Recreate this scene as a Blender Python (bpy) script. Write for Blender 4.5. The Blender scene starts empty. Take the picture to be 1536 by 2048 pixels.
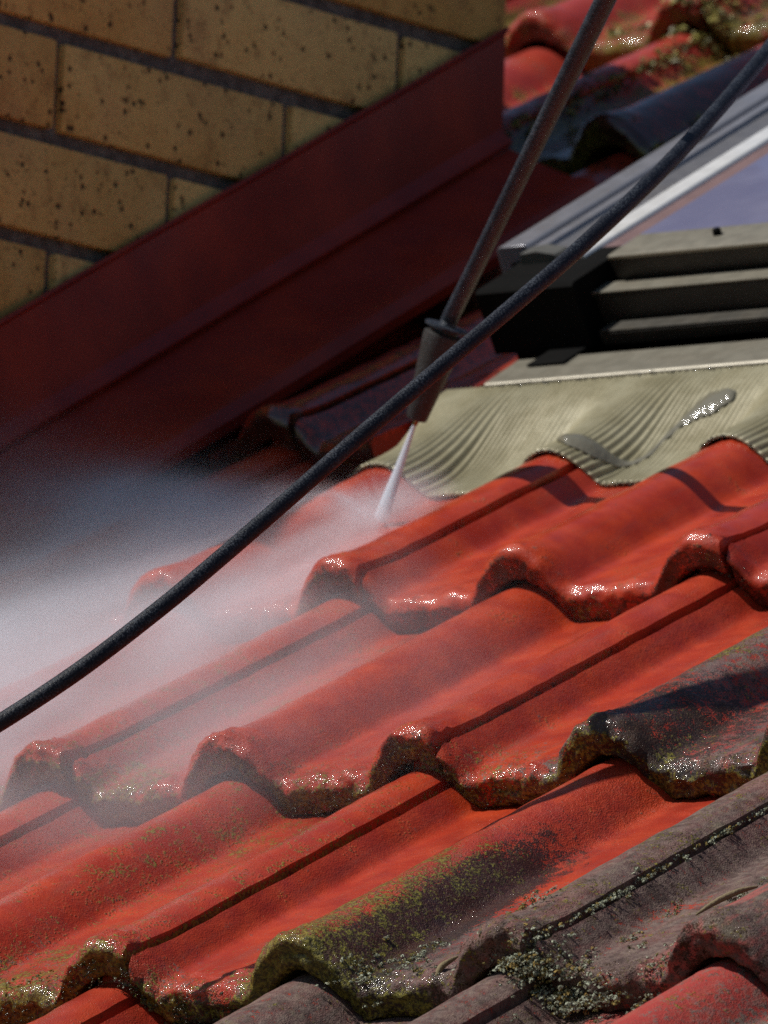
import bpy, bmesh, math, random
import mathutils
from mathutils import Vector, noise

random.seed(7)
# ---------------------------------------------------------------- units
W = 0.15                      # pitch of the tile rolls in metres; all roof measures are in W
PITCH = 0.5092669663234195    # roof pitch
G = 2.23555                   # tile gauge (in W)
Z0 = 3.6                      # height of the roof origin
cp, sp = math.cos(PITCH), math.sin(PITCH)
EU, EV, EN = Vector((1, 0, 0)), Vector((0, cp, sp)), Vector((0, -sp, cp))
ORG = Vector((0, 0, Z0))

def R(u, v, n):               # roof coordinates (across, up the slope, off the roof) -> world
    return Vector((u * W, (v * cp - n * sp) * W, Z0 + (v * sp + n * cp) * W))

def Wd(x, y, z):              # world coordinates in W
    return Vector((x * W, y * W, Z0 + z * W))

def smooth(a, b, x):
    t = min(1, max(0, (x - a) / (b - a)))
    return t * t * (3 - 2 * t)

# ---------------------------------------------------------------- camera, sky, sun, exposure
scene = bpy.context.scene
cam = bpy.data.cameras.new("camera")
camo = bpy.data.objects.new("camera", cam)
scene.collection.objects.link(camo)
fwd = Vector((-0.6133, 0.7765, 0.1449)).normalized()
rt = Vector((0.7878, 0.6146, 0.0409)); rt = (rt - fwd * rt.dot(fwd)).normalized()
upv = rt.cross(fwd)
M = mathutils.Matrix((rt, upv, -fwd)).transposed().to_4x4()
M.translation = Wd(25.9451722, -28.63385397, -3.50994488)
camo.matrix_world = M
cam.sensor_fit = 'VERTICAL'; cam.sensor_height = 24.0
cam.lens = 18869.156 / 2048 * 24.0
cam.clip_start = 0.1; cam.clip_end = 500
cam.dof.use_dof = True
cam.dof.focus_distance = 37.4 * W
cam.dof.aperture_fstop = cam.lens / 16.5
cam.dof.aperture_blades = 7
scene.camera = camo

SUN = (EU * -0.50 + EN).normalized()
sun = bpy.data.lights.new("sun", 'SUN'); sun.energy = 4.7; sun.angle = math.radians(0.53)
sun.color = (1.0, 0.955, 0.88)
suno = bpy.data.objects.new("sun", sun); scene.collection.objects.link(suno)
suno.rotation_euler = SUN.to_track_quat('Z', 'Y').to_euler()
suno.location = (0, 0, 20)
world = bpy.data.worlds.new("World"); scene.world = world; world.use_nodes = True
wn = world.node_tree.nodes; wl = world.node_tree.links
sky = wn.new('ShaderNodeTexSky'); sky.sky_type = 'NISHITA'; sky.sun_disc = False
sky.sun_elevation = math.asin(SUN.z); sky.sun_rotation = math.atan2(SUN.x, SUN.y)
sky.ozone_density = 2.0; sky.dust_density = 0.5
bg = wn['Background']; bg.inputs['Strength'].default_value = 0.055
wl.new(sky.outputs[0], bg.inputs[0])
scene.view_settings.view_transform = 'Standard'
scene.view_settings.look = 'None'
scene.view_settings.exposure = 0.0
scene.view_settings.gamma = 1.0
scene.render.engine = 'CYCLES'
scene.cycles.use_denoising = False
scene.cycles.volume_bounces = 3
scene.cycles.max_bounces = 8
scene.cycles.transparent_max_bounces = 32
scene.cycles.sample_clamp_indirect = 4.0

# ---------------------------------------------------------------- helpers
def link(o, parent=None):
    scene.collection.objects.link(o)
    if parent is not None:
        o.parent = parent
    return o

def tag(o, label=None, cat=None, group=None, kind=None):
    if label: o['label'] = label
    if cat: o['category'] = cat
    if group: o['group'] = group
    if kind: o['kind'] = kind
    return o

def empty(name, loc):
    o = bpy.data.objects.new(name, None); o.location = loc; o.empty_display_size = 0.02
    return link(o)

def mesh_obj(name, verts, faces, mat, parent=None, shade=True, angle=None, attrs=None):
    me = bpy.data.meshes.new(name)
    base = parent.location if parent is not None else Vector((0, 0, 0))
    me.from_pydata([tuple(Vector(v) - base) for v in verts], [], faces)
    me.validate()
    me.update()
    if attrs:
        for k, vals in attrs.items():
            a = me.attributes.new(k, 'FLOAT', 'POINT'); a.data.foreach_set('value', vals)
    for p in me.polygons: p.use_smooth = shade
    if shade and angle: me.set_sharp_from_angle(angle=math.radians(angle))
    for m in (mat if isinstance(mat, (list, tuple)) else [mat]): me.materials.append(m)
    return link(bpy.data.objects.new(name, me), parent)

class MB:
    def __init__(s): s.v = []; s.f = []
    def add(s, verts, faces):
        b = len(s.v); s.v += verts; s.f += [tuple(i + b for i in f) for f in faces]
    def prism(s, poly, P0, P1):
        """poly: list of pairs; P0/P1 map a pair to a point at each end"""
        k = len(poly); v = [P0(p) for p in poly] + [P1(p) for p in poly]
        f = [(i, (i + 1) % k, k + (i + 1) % k, k + i) for i in range(k)]
        f += [tuple(range(k - 1, -1, -1)), tuple(range(k, 2 * k))]
        s.add(v, f)
    def box(s, P, a, b, bev=0.0):
        """axis box in a frame P(x,y,z) with an optional chamfer"""
        bm = bmesh.new()
        bmesh.ops.create_cube(bm, size=1)
        for vv in bm.verts:
            vv.co = Vector([a[i] + (vv.co[i] + .5) * (b[i] - a[i]) for i in range(3)])
        if bev: bmesh.ops.bevel(bm, geom=bm.edges[:], offset=bev, segments=2, affect='EDGES', profile=.5)
        bm.verts.index_update()
        s.add([P(*vv.co) for vv in bm.verts], [tuple(x.index for x in f.verts) for f in bm.faces]); bm.free()
    def tube(s, path, rad, n=20, cap=True):
        path = [Vector(p) for p in path]; k = len(path)
        rad = rad if isinstance(rad, (list, tuple)) else [rad] * k
        t0 = (path[1] - path[0]).normalized()
        x = t0.orthogonal().normalized()
        verts = []
        for i, p in enumerate(path):
            t = (path[min(i + 1, k - 1)] - path[max(i - 1, 0)]).normalized()
            x = (x - t * x.dot(t)).normalized(); y = t.cross(x)
            for a in range(n):
                th = 2 * math.pi * a / n
                verts.append(p + (x * math.cos(th) + y * math.sin(th)) * rad[i])
        f = []
        for i in range(k - 1):
            for a in range(n):
                f.append((i * n + a, i * n + (a + 1) % n, (i + 1) * n + (a + 1) % n, (i + 1) * n + a))
        if cap: f += [tuple(range(n - 1, -1, -1)), tuple(range((k - 1) * n, k * n))]
        s.add(verts, f)
    def build(s, name, mat, parent=None, shade=True, angle=35):
        return mesh_obj(name, s.v, s.f, mat, parent, shade, angle)

def spline(pts, per=10):
    pts = [Vector(p) for p in pts]; out = []
    for i in range(len(pts) - 1):
        p0, p1, p2, p3 = pts[max(i - 1, 0)], pts[i], pts[i + 1], pts[min(i + 2, len(pts) - 1)]
        for k in range(per):
            t = k / per
            out.append(.5 * ((2 * p1) + (p2 - p0) * t + (2 * p0 - 5 * p1 + 4 * p2 - p3) * t * t + (3 * p1 - p0 - 3 * p2 + p3) * t ** 3))
    out.append(pts[-1]); return out

# ---------------------------------------------------------------- node helpers
class NT:
    def __init__(s, name):
        s.m = bpy.data.materials.new(name); s.m.use_nodes = True
        s.t = s.m.node_tree; s.n = s.t.nodes; s.l = s.t.links
        s.b = s.n.get('Principled BSDF'); s.out = s.n.get('Material Output')
        s.pos = s.n.new('ShaderNodeNewGeometry').outputs['Position']
    def put(s, sock, v):
        if hasattr(v, 'is_output') or isinstance(v, bpy.types.NodeSocket): s.l.new(v, sock)
        else: sock.default_value = v
    def noise(s, scale, detail=3, rough=.55, vec=None, out='Fac', dist=0):
        n = s.n.new('ShaderNodeTexNoise'); n.inputs['Scale'].default_value = scale
        n.inputs['Detail'].default_value = detail; n.inputs['Roughness'].default_value = rough
        n.inputs['Distortion'].default_value = dist
        s.l.new(vec or s.pos, n.inputs['Vector']); return n.outputs[out]
    def voro(s, scale, vec=None, out='Distance', rnd=1):
        n = s.n.new('ShaderNodeTexVoronoi'); n.inputs['Scale'].default_value = scale
        n.inputs['Randomness'].default_value = rnd
        s.l.new(vec or s.pos, n.inputs['Vector']); return n.outputs[out]
    def math(s, op, a, b=0.0, c=0.0, clamp=False):
        n = s.n.new('ShaderNodeMath'); n.operation = op; n.use_clamp = clamp
        s.put(n.inputs[0], a); s.put(n.inputs[1], b); s.put(n.inputs[2], c); return n.outputs[0]
    def vmath(s, op, a, b=(0, 0, 0), out=0):
        n = s.n.new('ShaderNodeVectorMath'); n.operation = op
        s.put(n.inputs[0], a); s.put(n.inputs[1], b); return n.outputs[out]
    def dot(s, a, vec):
        n = s.n.new('ShaderNodeVectorMath'); n.operation = 'DOT_PRODUCT'
        s.put(n.inputs[0], a); n.inputs[1].default_value = vec; return n.outputs['Value']
    def ramp(s, f, a, b, lo=0.0, hi=1.0):
        n = s.n.new('ShaderNodeMapRange'); n.interpolation_type = 'SMOOTHSTEP'
        s.put(n.inputs['Value'], f); s.put(n.inputs['From Min'], a); s.put(n.inputs['From Max'], b)
        s.put(n.inputs['To Min'], lo); s.put(n.inputs['To Max'], hi); return n.outputs[0]
    def mix(s, f, a, b):
        n = s.n.new('ShaderNodeMix'); n.data_type = 'RGBA'
        s.put(n.inputs[0], f)
        for sock, v in ((n.inputs[6], a), (n.inputs[7], b)):
            if isinstance(v, tuple): sock.default_value = (*v[:3], 1)
            else: s.l.new(v, sock)
        return n.outputs[2]
    def attr(s, name):
        n = s.n.new('ShaderNodeAttribute'); n.attribute_name = name; return n.outputs['Fac']
    def bump(s, h, strength, dist, normal=None):
        n = s.n.new('ShaderNodeBump'); s.put(n.inputs['Strength'], strength); s.put(n.inputs['Distance'], dist)
        s.l.new(h, n.inputs['Height'])
        if normal is not None: s.l.new(normal, n.inputs['Normal'])
        return n.outputs[0]
    def fin(s, col=None, rough=None, metal=None, normal=None, spec=None):
        if col is not None: s.put(s.b.inputs['Base Color'], (*col, 1) if isinstance(col, tuple) else col)
        if rough is not None: s.put(s.b.inputs['Roughness'], rough)
        if metal is not None: s.put(s.b.inputs['Metallic'], metal)
        if spec is not None: s.put(s.b.inputs['Specular IOR Level'], spec)
        if normal is not None: s.l.new(normal, s.b.inputs['Normal'])
        return s.m

# ---------------------------------------------------------------- materials
def mat_tile():
    t = NT('painted_concrete_tile')
    dirt, moss, black, wet, pink = (t.attr(k) for k in ('dirt', 'moss', 'black', 'wet', 'pink'))
    fine = t.noise(900, 2, .6); mid = t.noise(190, 4, .62); low = t.noise(38, 3, .55)
    tiny = t.noise(1500, 1, .5)
    def lin(f, a, b):
        n = t.n.new('ShaderNodeMapRange'); t.put(n.inputs['Value'], f); n.inputs['From Min'].default_value = a; n.inputs['From Max'].default_value = b
        return n.outputs[0]
    fine_, mid_, low_ = lin(fine, .32, .68), lin(mid, .30, .70), lin(low, .3, .7)
    mixn = t.math('ADD', t.math('ADD', t.math('MULTIPLY', mid_, .45), t.math('MULTIPLY', fine_, .35)), t.math('MULTIPLY', low_, .2))
    def mask(a, w, soft, n=mixn):
        v = t.math('ADD', a, t.math('MULTIPLY', t.math('SUBTRACT', n, .5), w))
        return t.ramp(v, .5 - soft, .5 + soft)
    # streaks that run down the slope
    sv = t.n.new('ShaderNodeVectorMath'); sv.operation = 'MULTIPLY'
    comb = t.n.new('ShaderNodeCombineXYZ')
    t.l.new(t.dot(t.pos, tuple(EU)), comb.inputs[0]); t.l.new(t.dot(t.pos, tuple(EV)), comb.inputs[1]); t.l.new(t.dot(t.pos, tuple(EN)), comb.inputs[2])
    t.l.new(comb.outputs[0], sv.inputs[0]); sv.inputs[1].default_value = (1, .1, 1)
    streak = t.noise(120, 3, .6, sv.outputs[0])
    red = t.mix(t.ramp(low, .3, .7), (.335, .025, .007), (.46, .047, .010))
    red = t.mix(t.ramp(streak, .5, .8, 0, .4), red, (.27, .022, .014))
    red = t.mix(t.math('MULTIPLY', pink, .8), red, (.33, .050, .050))
    # thin greyish film
    red = t.mix(t.math('MULTIPLY', t.ramp(streak, .5, .8), t.math('ADD', .08, t.math('MULTIPLY', dirt, .6))), red, (.25, .16, .10))
    dcol = t.mix(t.ramp(mid, .35, .7), (.105, .066, .062), (.185, .135, .115))
    dcol = t.mix(t.ramp(t.noise(75, 4, .65), .48, .66, 0, .75), dcol, (.055, .038, .034))
    dcol = t.mix(t.ramp(t.noise(48, 3, .6), .55, .75, 0, .6), dcol, (.20, .175, .125))
    dcol = t.mix(t.math('MULTIPLY', t.ramp(streak, .42, .62), t.math('MULTIPLY', pink, .95)), dcol, (.34, .085, .075))
    c = t.mix(mask(dirt, 1.35, .12), red, dcol)
    bn = t.math('ADD', t.math('ADD', t.math('MULTIPLY', mid_, .35), t.math('MULTIPLY', fine_, .40)), t.math('MULTIPLY', lin(t.noise(85, 3, .6), .3, .7), .25))
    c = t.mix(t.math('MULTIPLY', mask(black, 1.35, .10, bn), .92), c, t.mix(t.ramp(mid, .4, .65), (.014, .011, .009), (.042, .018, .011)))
    mcol = t.mix(t.ramp(t.noise(420, 2), .35, .7), (.040, .038, .009), (.22, .19, .026))
    mn = t.math('ADD', t.math('MULTIPLY', lin(t.noise(420, 3, .65), .32, .68), .55), t.math('MULTIPLY', lin(t.noise(70, 2), .3, .7), .45))
    dots = t.math('MULTIPLY', t.ramp(t.voro(400), .42, .24), lin(t.noise(120, 2), .35, .6))
    mm = t.math('MAXIMUM', mask(t.math('SUBTRACT', moss, .06), 1.0, .12, mn), t.math('MULTIPLY', dots, mask(t.math('ADD', moss, .12), .75, .14, low_)))
    c = t.mix(t.math('MULTIPLY', mm, .9), c, mcol)
    # pale grains of sand and lichen specks
    sp_ = t.voro(620); spm = t.ramp(sp_, .16, .10)
    c = t.mix(t.math('MULTIPLY', spm, t.math('ADD', .10, t.math('MULTIPLY', t.math('MAXIMUM', dirt, t.attr('grit')), .60))), c, (.42, .33, .16))
    dk = t.ramp(t.voro(330), .12, .06)
    c = t.mix(t.math('MULTIPLY', dk, .35), c, (.06, .03, .02))
    rough = t.math('SUBTRACT', .86, t.math('MULTIPLY', wet, t.math('SUBTRACT', .45, t.math('MULTIPLY', t.ramp(low, .3, .8), .1))))
    rough = t.math('ADD', rough, t.math('MULTIPLY', mm, .05))
    grain = t.math('ADD', t.math('ADD', t.math('MULTIPLY', fine, .8), t.math('MULTIPLY', tiny, .5)), t.math('MULTIPLY', mid, 1.2))
    grit = t.math('ADD', .10, t.math('MULTIPLY', t.math('MAXIMUM', t.math('MAXIMUM', dirt, black), t.attr('grit')), .62), clamp=True)
    slick = t.attr('slick'); grit = t.math('MULTIPLY', grit, t.math('SUBTRACT', 1.0, t.math('MULTIPLY', slick, .88)))
    nb = t.bump(grain, grit, .0017)
    dome = t.ramp(t.voro(520), .30, .05)
    nb = t.bump(t.math('MULTIPLY', dome, t.ramp(t.noise(170, 2), .48, .62)), t.math('MULTIPLY', grit, .9), .0012, nb)
    nb = t.bump(t.math('ADD', mm, t.math('MULTIPLY', t.noise(500, 2), mm)), .55, .0012, nb)
    c = t.mix(t.math('MULTIPLY', t.ramp(fine, .40, .25), t.math('ADD', .15, t.math('MULTIPLY', grit, .5))), c, (.05, .022, .016))
    t.put(t.b.inputs['Coat Weight'], t.math('MULTIPLY', wet, t.math('MAXIMUM', slick, t.ramp(t.noise(28, 3), .34, .62, .30, .95))))
    t.put(t.b.inputs['Coat Roughness'], t.math('ADD', .055, t.math('MULTIPLY', grit, .05)))
    t.put(t.b.inputs['Coat IOR'], t.math('ADD', 1.38, t.math('MULTIPLY', slick, .30)))
    cn = t.bump(t.math('ADD', t.math('MULTIPLY', mid, 1.0), t.math('ADD', t.math('MULTIPLY', fine, .5), t.math('MULTIPLY', dome, .6))), t.math('ADD', .05, t.math('MULTIPLY', grit, .62)), .0021)
    t.l.new(cn, t.b.inputs['Coat Normal'])
    return t.fin(c, rough, 0, nb, .15)

def mat_brick():
    t = NT('ochre_brick')
    br = t.attr('tone')
    c = t.mix(t.ramp(t.math('ADD', t.math('MULTIPLY', t.noise(18, 3), .6), t.math('MULTIPLY', br, .5)), .3, .8), (.60, .335, .098), (.78, .50, .185))
    c = t.mix(t.ramp(t.noise(9, 2), .5, .75, 0, .5), c, (.40, .20, .10))
    c = t.mix(t.ramp(t.noise(260, 2), .55, .8, 0, .35), c, (.30, .17, .08))
    d = t.voro(115, out='Distance'); keep = t.ramp(t.noise(40, 1), .49, .56)
    big = t.math('MULTIPLY', t.ramp(d, .34, .20), keep)
    d2 = t.ramp(t.voro(210), .22, .12)
    sp_ = t.math('MAXIMUM', big, t.math('MULTIPLY', d2, .8))
    c = t.mix(t.ramp(t.noise(70, 3), .5, .72, 0, .45), c, (.30, .15, .06))
    c = t.mix(t.math('MULTIPLY', sp_, .92), c, (.03, .018, .014))
    h = t.math('SUBTRACT', t.noise(300, 4, .6), t.math('MULTIPLY', sp_, .7))
    return t.fin(c, .85, 0, t.bump(h, .5, .002), .2)

def mat_mortar():
    t = NT('grey_mortar')
    c = t.mix(t.ramp(t.noise(90, 4), .35, .7), (.12, .098, .092), (.23, .195, .18))
    c = t.mix(t.ramp(t.noise(25, 3), .5, .75, 0, .6), c, (.11, .09, .09))
    return t.fin(c, .95, 0, t.bump(t.noise(420, 4, .7), .8, .003), .15)

def mat_painted_steel():
    t = NT('red_painted_steel')
    c = t.mix(t.ramp(t.noise(14, 3), .35, .7), (.22, .016, .008), (.33, .028, .010))
    c = t.mix(t.ramp(t.voro(60), .06, .03, 0, .7), c, (.06, .02, .02))
    return t.fin(c, t.ramp(t.noise(20, 2), .3, .7, .38, .52), 0, t.bump(t.noise(12, 2), .08, .004), .45)

def mat_alu(name, col, r, dirt=(.18, .15, .11)):
    t = NT(name)
    c = t.mix(t.ramp(t.noise(30, 3), .45, .8, 0, .35), col, dirt)
    c = t.mix(t.ramp(t.noise(500, 2), .66, .8, 0, .25), c, dirt)
    return t.fin(c, t.ramp(t.noise(80, 2), .3, .7, r - .06, r + .06), .35, t.bump(t.noise(200, 2), .03, .001), .5)

def mat_apron():
    t = NT('pleated_apron_sheet')
    c = t.mix(t.ramp(t.noise(22, 4), .35, .7), (.265, .238, .145), (.355, .328, .22))
    c = t.mix(t.ramp(t.noise(160, 3), .55, .8, 0, .5), c, (.21, .185, .11))
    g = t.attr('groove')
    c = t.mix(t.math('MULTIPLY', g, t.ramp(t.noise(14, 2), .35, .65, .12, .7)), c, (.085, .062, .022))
    return t.fin(c, t.ramp(t.noise(90, 3), .3, .7, .30, .5), .1, t.bump(t.noise(500, 3), .15, .0012), .45)

def mat_rubber(name, col=(.012, .013, .017), speck=.6):
    t = NT(name)
    n1 = t.noise(750, 3, .7)
    m = t.math('MULTIPLY', t.ramp(n1, .46, .66), t.ramp(t.noise(45, 2), .3, .62, .25, 1.0))
    c = t.mix(t.math('MULTIPLY', m, speck), col, (.13, .155, .195))
    return t.fin(c, t.ramp(n1, .35, .65, .30, .62), 0, t.bump(n1, .45, .0014), .22)

def mat_plain(name, col, rough, metal=0, bump=.15, scale=300, spec=.4):
    t = NT(name)
    c = t.mix(t.ramp(t.noise(scale * .2, 3), .4, .75, 0, .5), col, tuple(x * .6 for x in col))
    return t.fin(c, rough, metal, t.bump(t.noise(scale, 3), bump, .001), spec)

def mat_glass():
    t = NT('window_glass')
    c = t.mix(t.ramp(t.noise(10, 4), .35, .75), (.15, .155, .26), (.21, .21, .31))  # pale lavender base puts the sky's reflection into the glass colour
    return t.fin(c, t.ramp(t.noise(40, 3), .35, .7, .05, .16), 0, t.bump(t.noise(6, 2), .03, .003), .8)

def mat_lichen():
    t = NT('lichen_crust')
    a = t.attr('tint')
    c = t.mix(t.ramp(t.noise(380, 3), .35, .65), (.20, .21, .15), (.52, .55, .42))
    c = t.mix(t.ramp(a, .6, .75), c, (.17, .14, .05))
    c = t.mix(t.ramp(a, .86, .93), c, (.34, .24, .08))
    return t.fin(c, .95, 0, t.bump(t.noise(900, 3, .7), .9, .0016), .1)

def mat_wetmoss():
    t = NT('wet_moss')
    c = t.mix(t.ramp(t.noise(330, 3), .35, .65), (.020, .014, .008), (.075, .066, .018))
    c = t.mix(t.ramp(t.noise(140, 2), .6, .75, 0, .8), c, (.22, .19, .03))
    return t.fin(c, .22, 0, t.bump(t.noise(800, 3, .7), .8, .0016), .6)

def mat_water():
    t = NT('water_film'); t.n.remove(t.b)
    tr = t.n.new('ShaderNodeBsdfTransparent'); gl = t.n.new('ShaderNodeBsdfGlossy'); mx = t.n.new('ShaderNodeMixShader'); fr = t.n.new('ShaderNodeFresnel')
    tr.inputs[0].default_value = (.985, .985, .985, 1); gl.inputs['Roughness'].default_value = .06; fr.inputs['IOR'].default_value = 1.45
    t.l.new(fr.outputs[0], mx.inputs[0]); t.l.new(tr.outputs[0], mx.inputs[1]); t.l.new(gl.outputs[0], mx.inputs[2]); t.l.new(mx.outputs[0], t.out.inputs['Surface'])
    return t.m

TILE, BRICK, MORTAR, STEEL = mat_tile(), mat_brick(), mat_mortar(), mat_painted_steel()
ALU = mat_alu('taupe_aluminium', (.215, .20, .16), .42)
ALU_D = mat_alu('shaded_taupe_aluminium', (.022, .020, .018), .45, (.045, .04, .034))  # dark copy of the taupe metal, shade of the front faces in its colour
ALU_L = mat_alu('pale_aluminium', (.22, .225, .26), .32, (.16, .15, .14))
HIGHLIGHT = mat_alu('highlight_trim', (.80, .80, .80), .30, (.6, .58, .52))  # near-white colour carries the bright reflection along this frame strip
APRON = mat_apron()
BLACKP = mat_plain('black_plastic', (.005, .005, .005), .85, 0, .15, 300, .06)
GASKET = mat_plain('brown_gasket', (.17, .105, .105), .5)
GLASS = mat_glass()
HOSE = mat_rubber('hose_rubber', (.006, .007, .012), .42)
LANCE = mat_rubber('worn_lance_coating', (.016, .021, .031), .6)
NOZZ = mat_rubber('scuffed_nozzle_rubber', (.030, .027, .025), .42)
LICHEN, WETMOSS, WATER = mat_lichen(), mat_wetmoss(), mat_water()
_t = NT('standing_water'); PUDDLE = _t.fin((.17, .16, .12), .04, 0, _t.bump(_t.noise(200, 2), .35, .002), .9)
DECK = mat_plain('roof_felt', (.035, .030, .028), .9, 0, .5)
SOIL = mat_plain('garden_lawn', (.06, .085, .03), .95, 0, .6, 20)
WOOD = mat_plain('dry_bark', (.20, .155, .085), .9, 0, .8, 500)

# ---------------------------------------------------------------- setting
g = MB(); g.add([(-300, -300, 0), (300, -300, 0), (300, 300, 0), (-300, 300, 0)], [(0, 1, 2, 3)])
tag(g.build('ground', SOIL, None, False), kind='structure')
d = MB(); d.box(lambda u, v, n: R(u, v, n), (-24, -14, -1.2), (24, 32, -.62))
tag(d.build('roof_deck', DECK, None, False), kind='structure')

# ---------------------------------------------------------------- roof tiles
TH = 0.17
HC = 0.182                    # height of a roll over the pan
def prof(s):
    """height of a tile's cross-section; s=0 seam roll, 1 big roll, 2 next seam roll; crest at 0"""
    x = abs(((s + 1) % 2) - 1) if True else s     # 0 at even, 1 at odd
    d = min(abs(s - 2), abs(s), abs(s - 1))
    x_ = HC * (1 - (d / .258) ** 2.1)
    h = math.log(1 + math.exp(min(60, 62 * x_))) / 62 if x_ > -.5 else 0.0
    h = h * HC / (math.log(1 + math.exp(62 * HC)) / 62)
    if d > .30: h += .011 * math.sin((d - .30) / .20 * math.pi) ** 2 * (1 if (s % 1) > .5 else .25)
    return h - HC

def paint(u, v, j, k, lv, s, front):
    """what grows on and clings to the tile at a place: dirt, moss, black crust and painted shade, wetness, pink bleaching, grit"""
    n1 = noise.noise(Vector((u * 2.1, v * 1.3, j * 3.7 + 5)))
    n2 = noise.noise(Vector((u * 5.0 + 9, v * 3.1, j * 1.7)))
    n3 = noise.noise(Vector((u * .8 - 4, v * .6, 2.2)))
    nose = max(front, smooth(.28, .05, lv))
    pan = smooth(-.09, -.165, prof(s))
    crest = smooth(-.12, -.03, prof(s))
    right = smooth(.02, .22, (s % 1) if s % 1 < .6 else -1)      # right flank of a roll
    dirt, moss, black, wet, pink, grit = .05 + .05 * n1, .05 + .10 * n1, .02, 1.0, 0.15 + .3 * n3, .05
    J = v / G
    if j <= 1:
        moss += .08 * nose + .08 * smooth(.1, .5, n2); grit = .42
        moss += .16 * pan * smooth(.75, .15, lv)
        dirt += .18 * pan * smooth(.9, .2, lv)
    if j == 0 and k <= 0:
        moss += .17 + .14 * smooth(-.1, .5, n3); dirt += .05
    if j == 1 and k <= 0 and u < .6:
        moss += .22; dirt += .12
    if front > 0 or lv < .16:
        q = front
        e_ = smooth(.16, .06, lv)
        J1 = j <= 1
        dirt += q * (.08 if J1 else .04) + (1 - q) * e_ * .10
        moss += q * ((.36 if J1 else .20) + .30 * n1) + (1 - q) * e_ * .04
        black += q * ((.68 if J1 else .62) + .25 * n2) + (1 - q) * e_ * (.16 + .2 * n2)  # front faces: black crust plus shade darkened into the colour
        grit = .75 if J1 else .32
    # --- the part of the roof not washed yet
    if j == 0:
        r3 = smooth(2.60, 2.74, u) * smooth(3.50, 3.28, u)
        low = smooth(1.65, .95, lv + .25 * n1)
        if r3 > 0:
            dirt += r3 * (.16 * low + .04)
            moss += r3 * (.42 * smooth(3.34, 3.08, u) * low + .10 * low)
            black += r3 * smooth(3.04, 3.20, u) * (.62 * low + .44 * smooth(2.6, 1.2, lv) + .30 * n1)
            wet -= .25 * r3 * low * smooth(.7, .2, lv)
            grit = max(grit, .9 * r3)
        p3 = smooth(3.28, 3.40, u) * smooth(3.80, 3.70, u)
        dirt += p3 * smooth(1.5, .5, lv + .5 * n1) * .55
        black += p3 * smooth(1.2, .3, lv) * .15
        dry = smooth(3.60, 3.74, u)
        dirt = dirt * (1 - dry) + dry * (.92 - .25 * smooth(.0, .5, n2) * pan)
        moss = moss * (1 - dry) + dry * (.20 + .16 * n2 + .1 * (k == 1))
        black = black * (1 - dry) + dry * (.08 + (.28 if lv < .15 else 0) + .12 * n1)
        wet = wet * (1 - dry) + dry * .06
        grit = grit * (1 - dry) + dry * .8
        if k == 2:
            pink = .10 + .8 * smooth(4.55, 4.7, u) * smooth(5.4, 5.1, u) + .2 * n2
            black += .25 * smooth(.9, .3, lv) * crest * smooth(1.0, .86, s)
            dirt -= .30 * smooth(4.60, 4.72, u) * smooth(4.86, 4.74, u) + .22 * smooth(4.95, 5.05, u) * smooth(.5, 1.2, lv)
    if j == 1:
        r3 = smooth(2.58, 2.74, u)
        if r3 > 0:
            up = smooth(.5, 1.1, lv)
            dirt += r3 * (.50 + .25 * n1)
            moss += r3 * (.34 * smooth(3.15, 2.95, u) * (.4 + .6 * up) + .10 * up + .1 * n2)
            black += r3 * (.50 * smooth(2.82, 3.0, u) * smooth(3.7, 3.2, u) * smooth(1.3, .5, lv + .4 * n1) + .18 * smooth(2.9, 3.1, u))
            grit = max(grit, .9 * r3); wet -= .12 * r3
            pink = max(pink, .6 * smooth(3.2, 3.4, u))
    if j == -1 and u > 2.3:
        dry = 1.0
        dirt, moss, black, wet, grit = .86 + .1 * n1, .20 + .15 * n2, .10, .05, .7
        pink = .1
        if u > 4.4:
            pink = .9; dirt = .42 + .25 * n1 + .25 * smooth(.2, 1.0, abs(u - 5.02) * 3)
    if j >= 5:
        pink = .55 + .3 * n1; dirt += .12; grit = .2
        moss += .30 * pan + .2 * nose + .22 * smooth(.0, .4, n2) * (1 - crest)
        if s < .35: moss += .30
        if k == -2 and j >= 6: dirt += .3 * pan
    if 3 <= j <= 5: grit = .04
    if j in (3, 4): black += .38 + .2 * n1  # rows beside the wall: its shade painted into the tile colour
    if j == 5 and k == -2: black += .60 * smooth(1.8, .9, lv) * smooth(1.6, 1.3, s)  # nose darkened in colour where the wall's shade falls
    slick = 1.0 if j in (3, 4) else (smooth(1.8, .9, lv) * smooth(1.6, 1.3, s) if j == 5 and k >= -2 else 0.0)
    return dirt, moss, black, max(0, wet), min(1, max(0, pink)), max(0, grit), slick

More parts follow.
